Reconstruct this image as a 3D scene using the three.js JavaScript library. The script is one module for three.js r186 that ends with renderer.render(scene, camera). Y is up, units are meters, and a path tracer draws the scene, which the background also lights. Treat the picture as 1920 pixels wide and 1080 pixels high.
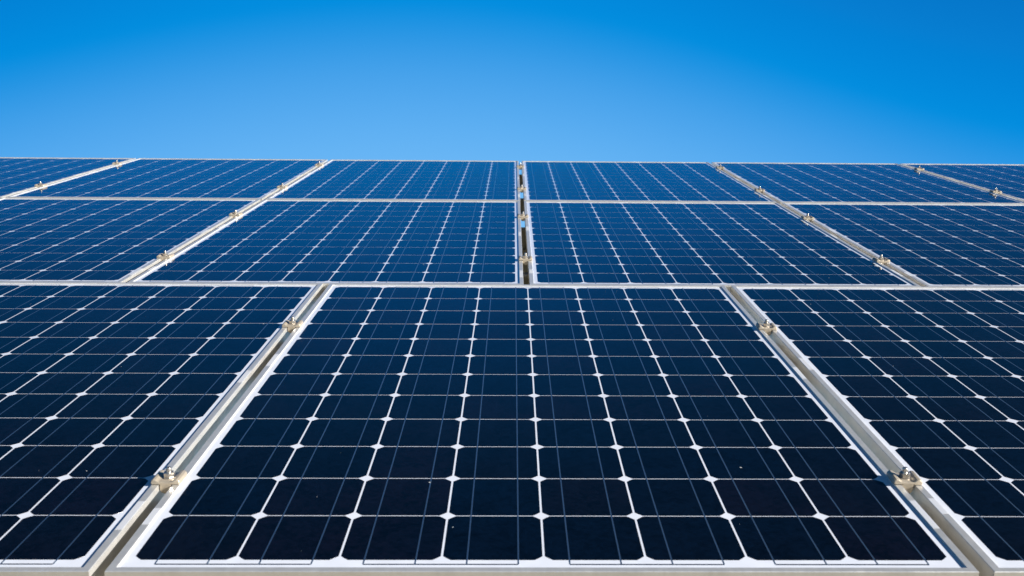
import * as THREE from 'three';
import { mergeGeometries, toCreasedNormals } from 'three/addons/utils/BufferGeometryUtils.js';

// ------------------------------------------------------------------ frame of reference
// The array is one tilted plane. u runs along the rows, v up the slope, n out of the glass.
const TILT = THREE.MathUtils.degToRad(25), HEDGE = 0.9;
const sT = Math.sin(TILT), cT = Math.cos(TILT);
const W = (u, v, n) => new THREE.Vector3(u, HEDGE + v * sT + n * cT, -v * cT + n * sT);   // place
const D = (u, v, n) => new THREE.Vector3(u, v * sT + n * cT, -v * cT + n * sT);           // direction

const scene = new THREE.Scene();

// ------------------------------------------------------------------ camera
const camera = new THREE.PerspectiveCamera(30.762, 16 / 9, 0.05, 3000);
{
  const right = D(0.99985346, -0.01482931, 0.00855281), up = D(-0.00504002, 0.22247017, 0.97492647), fwd = D(0.01636023, 0.97482671, -0.22236283);
  const m = new THREE.Matrix4().makeBasis(right, up, fwd.clone().negate());
  camera.quaternion.setFromRotationMatrix(m);
  camera.position.copy(W(-0.04138, -1.19861, 0.62224));
  camera.setViewOffset(1920, 1080, -32.54, 0, 1920, 1080);
  camera.updateProjectionMatrix();
  camera.focus = 2.4; camera.userData.fStop = 11;
}
scene.add(camera);

// ------------------------------------------------------------------ exposure, sun, sky
const EXPOSURE = 2.2;
const renderer = new THREE.WebGLRenderer({ antialias: true });
renderer.toneMapping = THREE.LinearToneMapping;
renderer.toneMappingExposure = EXPOSURE;
renderer.shadowMap.enabled = true;
const sunDir = D(0.872, -0.262, 0.414).normalize();
const sun = new THREE.DirectionalLight(new THREE.Color(1, 0.975, 0.935), 4.9);
sun.position.copy(sunDir).multiplyScalar(40);
sun.castShadow = true;
sun.shadow.mapSize.set(4096, 4096);
Object.assign(sun.shadow.camera, { left: -7, right: 7, top: 7, bottom: -7, near: 1, far: 90 });
scene.add(sun, sun.target);

const SKY = [ // elevation in degrees, linear colour of clear air as exposed in the photograph
  [-90, .20, .18, .12], [-2, .24, .23, .18], [0, .50, .74, .97], [8, .32, .63, .96], [14, .22, .54, .94], [19.3, .137, .46, .908], [23.2, .069, .371, .838], [27.2, .0025, .272, .742], [31.4, .002, .208, .640],
  [35.8, .0015, .156, .520], [39.6, .001, .098, .330], [44.4, .001, .066, .205], [51.3, .001, .036, .112], [65, .001, .025, .08], [90, .001, .02, .07]];
function skyAt(e) {
  let i = 0; while (i < SKY.length - 2 && e > SKY[i + 1][0]) i++;
  const a = SKY[i], b = SKY[i + 1], p = SKY[Math.max(0, i - 1)], n = SKY[Math.min(SKY.length - 1, i + 2)], w = b[0] - a[0], t = Math.min(1, Math.max(0, (e - a[0]) / w));
  if (e < 0) return [1, 2, 3].map(k => a[k] + (b[k] - a[k]) * t);
  const h1 = 2 * t ** 3 - 3 * t * t + 1, h2 = t ** 3 - 2 * t * t + t, h3 = -2 * t ** 3 + 3 * t * t, h4 = t ** 3 - t * t;      // smooth curve through the table
  return [1, 2, 3].map(k => Math.max(.0008, h1 * a[k] + h3 * b[k] + w * (h2 * (a[0] < 1 ? (b[k] - a[k]) / w : (b[k] - p[k]) / (b[0] - p[0])) + h4 * (n === b ? 0 : (n[k] - a[k]) / (n[0] - a[0])))));
}
{
  const w = 1024, h = 512, d = new Float32Array(w * h * 4);
  for (let y = 0; y < h; y++) {
    const e = (y + .5) / h * 180 - 90;
    for (let x = 0; x < w; x++) {
      let az = (x + .5) / w * 360 - 90 + 4; az = (az % 360 + 540) % 360 - 180;      // lens corner darkening put into the sky colour: palest a little left of straight ahead (-z)
      const q = .0108 * az * az, k = (y * w + x) * 4, c = skyAt(e > 0 ? e + 12 * Math.tanh(q / 12) * Math.min(1, e / 10) : e);
      for (let j = 0; j < 3; j++) d[k + j] = c[j] / EXPOSURE;
      d[k + 3] = 1;
    }
  }
  const t = new THREE.DataTexture(d, w, h, THREE.RGBAFormat, THREE.FloatType);
  t.mapping = THREE.EquirectangularReflectionMapping; t.minFilter = t.magFilter = THREE.LinearFilter; t.wrapS = THREE.RepeatWrapping; t.needsUpdate = true;
  scene.background = t; scene.environment = t;
}

// ------------------------------------------------------------------ helpers
let seed = 7; const rnd = () => { seed = (seed * 1664525 + 1013904223) >>> 0; return seed / 4294967296; };
function noiseGrid(n) { const g = new Float32Array(n * n); for (let i = 0; i < g.length; i++) g[i] = rnd(); return (x, y) => {   // tiling value noise
  x = ((x % n) + n) % n; y = ((y % n) + n) % n; const i = Math.floor(x), j = Math.floor(y), f = x - i, e = y - j, s = f * f * (3 - 2 * f), t = e * e * (3 - 2 * e), i1 = (i + 1) % n, j1 = (j + 1) % n;
  return (g[j * n + i] * (1 - s) + g[j * n + i1] * s) * (1 - t) + (g[j1 * n + i] * (1 - s) + g[j1 * n + i1] * s) * t; }; }
function dataMap(n, fn, srgb, repeat = 1) {
  const d = new Uint8Array(n * n * 4);
  for (let y = 0; y < n; y++) for (let x = 0; x < n; x++) { const c = fn(x / n, y / n), k = (y * n + x) * 4; for (let j = 0; j < 3; j++) d[k + j] = Math.max(0, Math.min(255, Math.round((Array.isArray(c) ? c[j] : c) * 255))); d[k + 3] = 255; }
  const t = new THREE.DataTexture(d, n, n); t.wrapS = t.wrapT = THREE.RepeatWrapping; t.magFilter = THREE.LinearFilter; t.minFilter = THREE.LinearMipmapLinearFilter; t.generateMipmaps = true;
  if (srgb) t.colorSpace = THREE.SRGBColorSpace; t.repeat.set(repeat, repeat); t.needsUpdate = true; return t;
}
const lin = (r, g, b) => new THREE.Color().setRGB(r, g, b);
const used = {};
const numbered = n => { const k = used[n] = (used[n] ?? -1) + 1; return k ? n + '_' + String(k).padStart(3, '0') : n; };
function tag(o, label, category, group, kind) { Object.assign(o.userData, { label, category }); if (group) o.userData.group = group; if (kind) o.userData.kind = kind; return o; }
function mesh(name, g, m, parent) { const o = new THREE.Mesh(g, m); o.name = name; o.castShadow = o.receiveShadow = true; parent.add(o); return o; }
function box(x0, x1, y0, y1, z0, z1) { const g = new THREE.BoxGeometry(x1 - x0, y1 - y0, z1 - z0); g.translate((x0 + x1) / 2, (y0 + y1) / 2, (z0 + z1) / 2); return g; }
function onSlope(name, u, v, n = 0) { const o = new THREE.Group(); o.name = numbered(name); o.position.copy(W(u, v, n)); o.rotation.x = TILT; scene.add(o); return o; }   // local x = u, y = n, z = -v

// ------------------------------------------------------------------ materials
const n8 = noiseGrid(8), n16 = noiseGrid(16), n32 = noiseGrid(32), n64 = noiseGrid(64), n128 = noiseGrid(128);
const specks = Array.from({ length: 46 }, () => [rnd(), rnd(), .0006 + rnd() * rnd() * .0020, .25 + rnd() * .5]);
const cellMap = dataMap(1024, (x, y) => {            // silicon: faint mottling, screen-printed fingers, a few dust specks
  const m = .42 + .44 * n16(x * 16, y * 16) + .45 * (n64(x * 64, y * 64) - .5) + .75 * (n128(x * 128, y * 128) - .5), red = n8(x * 8 + 3, y * 8);
  let r = m * (.55 + .9 * red), g = m, b = m * (1.06 - .14 * red);
  for (const [a, c, s, k] of specks) { const dx = Math.abs(x - a), dy = Math.abs(y - c), q = Math.hypot(dx, dy) / s; if (q < 1) { const t = k * (1 - q * q); r += t; g += t; b += t; } }
  return [r, g, b];
}, false, 1 / .6);
const coatRough = dataMap(512, (x, y) => { const q = .12 + .10 * n16(x * 16, y * 16) + .10 * n64(x * 64, y * 64) * n8(x * 8, y * 8); return [q, q, q]; }, false, 1 / .9);
const cellTint = [[.0014, .0024, .0060], [.0007, .0027, .0080], [.0025, .0023, .0056], [.0009, .0026, .0072], [.0020, .0025, .0056]];
const cellMat = cellTint.map(c => new THREE.MeshPhysicalMaterial({ color: lin(...c), map: cellMap, roughness: .6, specularIntensity: .05, clearcoat: 1, clearcoatRoughness: .35, clearcoatRoughnessMap: coatRough }));
const sheetMat = new THREE.MeshPhysicalMaterial({ color: lin(.69, .70, .74), map: dataMap(256, (x, y) => .93 + .07 * n32(x * 32, y * 32), false, 2), roughness: .6, specularIntensity: .3, clearcoat: 1, clearcoatRoughness: .12 });
const ribbonMat = new THREE.MeshPhysicalMaterial({ color: lin(.38, .53, .63), metalness: 1, roughness: .40, clearcoat: .6, clearcoatRoughness: .15 });
const busMat = new THREE.MeshPhysicalMaterial({ color: lin(.34, .36, .40), metalness: 1, roughness: .22, clearcoat: .6, clearcoatRoughness: .1 });
const aluRough = dataMap(512, (x, y) => { const q = .30 + .10 * n128(x * 128, y * 4) + .12 * n32(x * 32, y * 32); return [q, q, q]; }, false, 3);
const aluMap = dataMap(512, (x, y) => { const q = .88 + .07 * n64(x * 64, y * 64) + .05 * n16(x * 16, y * 16); return [q, q * .995, q * .985]; }, false, 3);
const frameMat = new THREE.MeshPhysicalMaterial({ color: lin(.80, .775, .725), map: aluMap, metalness: .66, roughness: .85, roughnessMap: aluRough });
const dustMat = new THREE.MeshStandardMaterial({ color: lin(.42, .42, .40), roughness: 1 });
const stripMat = new THREE.MeshStandardMaterial({ color: lin(.50, .50, .51), roughness: .55 });
const clampMat = new THREE.MeshPhysicalMaterial({ color: lin(.50, .42, .315), map: aluMap, metalness: .45, roughness: 1.2, roughnessMap: aluRough, bumpMap: aluMap, bumpScale: .0006 });
const steelMat = new THREE.MeshPhysicalMaterial({ color: lin(.60, .55, .48), metalness: .9, roughness: .30 });
const galvanised = new THREE.MeshStandardMaterial({ color: lin(.30, .30, .295), metalness: .2, roughness: .7, map: aluMap });

// ------------------------------------------------------------------ ground
{
  const g = new THREE.PlaneGeometry(2400, 2400, 1, 1); g.rotateX(-Math.PI / 2);
  const uv = g.attributes.uv; for (let i = 0; i < uv.count; i++) uv.setXY(i, uv.getX(i) * 400, uv.getY(i) * 400);
  const map = dataMap(512, (x, y) => { const a = n16(x * 16, y * 16), b = n128(x * 128, y * 128) * .6 + n64(x * 64, y * 64) * .4, m = .45 + .35 * b + .2 * a; return [m * (.66 + .12 * a), m * .58, m * (.32 - .06 * a)]; }, false);
  const o = mesh('ground', g, new THREE.MeshStandardMaterial({ color: lin(.42, .41, .38), map, roughness: 1 }), scene);
  o.userData.kind = 'structure';
}

// ------------------------------------------------------------------ one solar module
const PU = .128, PV = .12764, CELL = .1251, NC = 8, NR = 12;
const HALF = 4 * PU + .0207;                 // half width over the frame
const VB = -.0335, VT = NR * PV + .0285;     // bottom and top outer edges along the slope
const LIP = .0108, LIPT = .0026, DEEP = -.0418;
const OUTER = [[-HALF, VB], [HALF, VB], [HALF, VT], [-HALF, VT]];
function frameBar(side) {                    // an extruded section, mitred at both ends
  const prof = [[0, DEEP], [0, LIPT - .0007], [.0007, LIPT], [LIP - .0005, LIPT], [LIP, LIPT - .0005], [LIP, .0001], [.0022, .0001 - .003], [.0022, DEEP + .0022], [.026, DEEP + .0022], [.026, DEEP]];   // [inward, n]
  const a = OUTER[side], b = OUTER[(side + 1) % 4], du = Math.sign(b[0] - a[0]), dv = Math.sign(b[1] - a[1]), iu = -dv, iv = du;   // inward normal
  const pos = [], uv = [], P = (p, end) => { const q = end ? b : a, s = end ? -1 : 1; return [q[0] + iu * p[0] + du * s * p[0], p[1], -(q[1] + iv * p[0] + dv * s * p[0])]; };
  let acc = 0;
  const put = (p, s) => { pos.push(...p); uv.push(du ? p[0] : -p[2], s); };
  for (let i = 0; i < prof.length; i++) {
    const p = prof[i], q = prof[(i + 1) % prof.length], l = Math.hypot(q[0] - p[0], q[1] - p[1]), A = P(p, 0), B = P(p, 1), C = P(q, 1), E = P(q, 0);
    put(A, acc); put(E, acc + l); put(C, acc + l); put(A, acc); put(C, acc + l); put(B, acc); acc += l;
  }
  const g = new THREE.BufferGeometry(); g.setAttribute('position', new THREE.Float32BufferAttribute(pos, 3)); g.setAttribute('uv', new THREE.Float32BufferAttribute(uv, 2)); g.computeVertexNormals(); return g;
}
const frameGeo = [0, 1, 2, 3].map(frameBar);
const cellGeo = Array.from({ length: 8 }, () => {          // pseudo-square wafer: straight sides, corners cut from the round ingot
  const h = CELL / 2, r = .0817, s = new THREE.Shape(), a0 = Math.acos(h / r), pts = [];
  for (let k = 0; k < 4; k++) for (let i = 0; i <= 2; i++) { const a = k * Math.PI / 2 + a0 + (Math.PI / 2 - 2 * a0) * i / 2; pts.push(new THREE.Vector2(r * Math.cos(a), r * Math.sin(a))); }
  s.setFromPoints(pts);
  const g = new THREE.ExtrudeGeometry(s, { depth: .00006, bevelEnabled: false, steps: 1 });
  const uv = g.attributes.uv, ou = rnd() * .6, ov = rnd() * .6; for (let i = 0; i < uv.count; i++) uv.setXY(i, uv.getX(i) + ou, uv.getY(i) + ov);
  g.rotateX(-Math.PI / 2); g.translate(0, -.00006, 0); g.scale(1, 1, 1.0062);
  return g;
});
const sheetGeo = box(-HALF + .003, HALF - .003, -.0030, -.00010, -(VT - .003), -(VB + .003));
{ const p = sheetGeo.attributes.position, uv = sheetGeo.attributes.uv; for (let i = 0; i < uv.count; i++) uv.setXY(i, p.getX(i), p.getZ(i)); }
const ribbonGeo = box(-.0009, .0009, -.00009, .00006, -(NR * PV + .0085), .0100);
const colU = i => (i - NC / 2 + .5) * PU;
const busSpan = (c0, c1, v, w) => box(colU(c0) - .032, colU(c1) + .032, -.00009, .00005, -v - w, -v + w);
const stripGeo = l => box(-.0046, .0046, 0, .00025, -l, 0);
const STRIPS = [[1, .075, .088], [1, .715, .075], [-1, .11, .05], [-1, .82, .08]];  // plain pale strips on the side lips: side, start up the slope, length
function makeModule() {
  const o = onSlope('solar_module', 0, 0);
  mesh('backsheet', sheetGeo, sheetMat, o);
  for (let s = 0; s < 4; s++) mesh('frame_bar', frameGeo[s], frameMat, o);
  for (let r = 0; r < NR; r++) for (let c = 0; c < NC; c++) {
    const m = mesh('cell', cellGeo[Math.floor(rnd() * 8)], cellMat[Math.floor(rnd() * cellMat.length)], o);
    m.position.set(colU(c), 0, -(r + .5) * PV);
  }
  for (let c = 0; c < NC; c++) for (const s of [-.032, .032]) mesh('ribbon', ribbonGeo, ribbonMat, o).position.x = colU(c) + s;
  for (let c = 0; c < NC; c += 2) mesh('bus_ribbon', busSpan(c, c + 1, -.0105, .0014), busMat, o);
  for (const c of [1, 3, 5]) mesh('bus_ribbon', busSpan(c, c + 1, NR * PV + .0090, .0014), busMat, o);
  for (const [s, v, l] of STRIPS) { const j = (rnd() - .5) * .05, m = mesh('edge_strip', stripGeo(l), stripMat, o); m.position.set(s * (HALF - LIP / 2), LIPT, -(v + j)); }
  const bits = [];
  for (let k = 0; k < 16; k++) {
    const r = .0004 + .0014 * rnd() ** 4, g = new THREE.CircleGeometry(r, 7), p = g.attributes.position;
    for (let i = 1; i < p.count; i++) p.setXY(i, p.getX(i) * (.6 + .8 * rnd()), p.getY(i) * (.6 + .8 * rnd()));
    g.rotateX(-Math.PI / 2); g.translate((rnd() - .5) * 1.0, .0003, -rnd() * 1.5); bits.push(g);
  }
  mesh('dust_specks', mergeGeometries(bits), dustMat, o).userData.kind = 'stuff';
  const jb = mesh('junction_box', box(-.07, .07, -.030, -.0032, -.06, .06), galvanised, o); jb.position.z = -(VT - .16);
  return o;
}
const ROWS = [
  { v: 0, u: 0, pitch: 8 * PU + .06027, ks: [-2, -1, 0, 1, 2], name: 'lowest row', off: 0 },
  { v: 1.59575, u: -.0023, pitch: 8 * PU + .0586, ks: [-3, -2, -1, 0, 1, 2], name: 'middle row', off: .5 },
  { v: 3.21078, u: -.0006, pitch: 8 * PU + .0586, ks: [-3, -2, -1, 0, 1, 2], name: 'top row', off: .5 }];
ROWS.forEach((R, ri) => {
  for (const k of R.ks) {
    const u = R.u + (k + R.off) * R.pitch, m = makeModule();
    m.position.copy(W(u, R.v, 0));
    const far = ri ? (k < 0 ? -k - 1 : k) : Math.abs(k), label = ri
      ? [`deep blue solar module in the ${R.name} directly beside the see-through gap`, `deep blue solar module in the ${R.name}, one module away from the see-through gap`, `deep blue solar module at the end of the ${R.name}`][far]
      : ['dark navy solar module in the lowest row, centred under the see-through gap', 'dark navy solar module in the lowest row next to the centred module', 'dark navy solar module at the end of the lowest row'][far];
    tag(m, label, 'solar panel', `solar modules in the ${R.name}`);
  }
});

// ------------------------------------------------------------------ mounting clamps on the seams
const clampBody = (() => {
  const s = new THREE.Shape(), half = [[.0208, .0004], [.0214, .0040], [.0198, .0072], [.0168, .0088], [.0134, .0086], [.0108, .0066], [.0085, .0050], [0, .0042]];
  s.moveTo(-.0085, .0004); s.lineTo(-.0085, -.007); s.quadraticCurveTo(-.0075, -.0135, 0, -.014); s.quadraticCurveTo(.0075, -.0135, .0085, -.007); s.lineTo(.0085, .0004);
  for (const p of half) s.lineTo(...p);
  for (const p of half.slice(0, -1).reverse()) s.lineTo(-p[0], p[1]);
  const g = new THREE.ExtrudeGeometry(s, { depth: .032, bevelEnabled: true, bevelThickness: .0030, bevelSize: .0018, bevelOffset: -.0018, bevelSegments: 3, curveSegments: 6 });
  g.translate(0, 0, -.016); return toCreasedNormals(g, .75);
})();
const washerGeo = (() => { const g = new THREE.CylinderGeometry(.0088, .0088, .0016, 24); g.translate(0, .0052, 0); return g; })();
const nutGeo = (() => { const s = new THREE.Shape(); for (let i = 0; i < 6; i++) { const a = i * Math.PI / 3 + .2; s[i ? 'lineTo' : 'moveTo'](.0080 * Math.cos(a), .0080 * Math.sin(a)); } s.closePath();
  const g = new THREE.ExtrudeGeometry(s, { depth: .0058, bevelEnabled: true, bevelThickness: .0007, bevelSize: .0007, bevelOffset: -.0007, bevelSegments: 1 }); g.rotateX(-Math.PI / 2); g.translate(0, .0064, 0); return g; })();
const studPts = [[.0040, -.004], [.0040, .012]];
for (let k = 0; k < 4; k++) studPts.push([.0036, .0126 + k * .0014], [.0040, .0132 + k * .0014]);
studPts.push([.0040, .0194], [.0028, .0206], [0, .0206]);
const studGeo = new THREE.LatheGeometry(studPts.map(p => new THREE.Vector2(...p)), 14);
const CLAMPV = [[.245, 1.116], [1.905, 2.730], [3.530, 4.460]];
ROWS.forEach((R, ri) => {
  for (let i = 1; i < R.ks.length; i++) for (let j = 0; j < 2; j++) {
    const u = R.u + (R.ks[i] + R.off - .5) * R.pitch, o = onSlope('mounting_clamp', u, CLAMPV[ri][j] + (rnd() - .5) * .01, LIPT);
    o.rotateY((rnd() - .5) * .12);
    mesh('clamp_body', clampBody, clampMat, o); mesh('washer', washerGeo, steelMat, o);
    const nt = mesh('nut', nutGeo, steelMat, o); nt.rotation.y = rnd() * 3; mesh('stud', studGeo, steelMat, o).rotation.z = (rnd() - .5) * .06;
    const q = Math.abs(R.ks[i] - (ri ? 0 : .5)), where = ri ? (q === 0 ? 'across the see-through gap' : `on a seam ${q < 1.5 ? 'one module' : 'two modules'} from the see-through gap`) : (q < 1 ? 'beside the centred module' : 'on an outer seam');
    tag(o, `${j ? 'upper' : 'lower'} metal clamp with bolt ${where}, ${R.name}`, 'clamp', `${j ? 'upper' : 'lower'} clamps of the ${R.name}`);
  }
});

// ------------------------------------------------------------------ rails, rafters, posts under the modules
const RL = 3.35, RT = DEEP + .0001;
function railGeo(len, h, w) { const t = .006; return mergeGeometries([box(-len, len, -t, 0, -w / 2, w / 2), box(-len, len, -h, -h + t, -w / 2, w / 2), box(-len, len, -h + t, -t, -t / 2, t / 2)]); }
const rg = railGeo(RL, .085, .05);
CLAMPV.flat().forEach((v, i) => {
  const o = onSlope('support_rail', 0, v, RT); mesh('beam', rg, galvanised, o);
  tag(o, `grey steel rail under the ${i % 2 ? 'upper' : 'lower'} clamps of the ${ROWS[i >> 1].name}`, 'rail', 'rails under the modules');
});
const rafterU = [-2.55, -.85, .85, 2.55];
const rn = RT - .085;
for (const u of rafterU) {
  const o = onSlope('support_trestle', u, 0, rn), legs = [[.55, 0], [4.1, 0]];
  mesh('rafter', box(-.03, .03, -.1, 0, -4.75, -.05), galvanised, o);
  tag(o, Math.abs(u) < 1 ? 'grey steel trestle nearer the see-through gap, under the modules' : 'grey steel trestle under the outer modules', 'trestle', 'supports under the array');
  for (const [v] of legs) {
    const top = W(u, v, rn - .1), h = top.y + .02;
    const p = mesh('post', box(-.04, .04, -h, 0, -.04, .04), galvanised, o); p.rotation.x = -TILT;
    p.position.set(0, -.095, -v);
    const f = mesh('foot_plate', box(-.12, .12, -.01, .014, -.12, .12), galvanised, o); f.rotation.x = -TILT;
    f.position.set(0, -.1 - top.y * cT, -v + top.y * sT);   // straight down in the slope's own axes
  }
}
for (let i = 0; i < 3; i++) {
  const o = onSlope('cross_brace', 0, 2.73, rn - .001); mesh('beam', box(rafterU[i] + .031, rafterU[i + 1] - .031, -.13, 0, -.025, .025), galvanised, o);
  tag(o, i === 1 ? 'grey steel cross brace seen through the gap' : 'grey steel cross brace between the outer supports', 'brace', 'cross braces');
}

renderer.render(scene, camera);
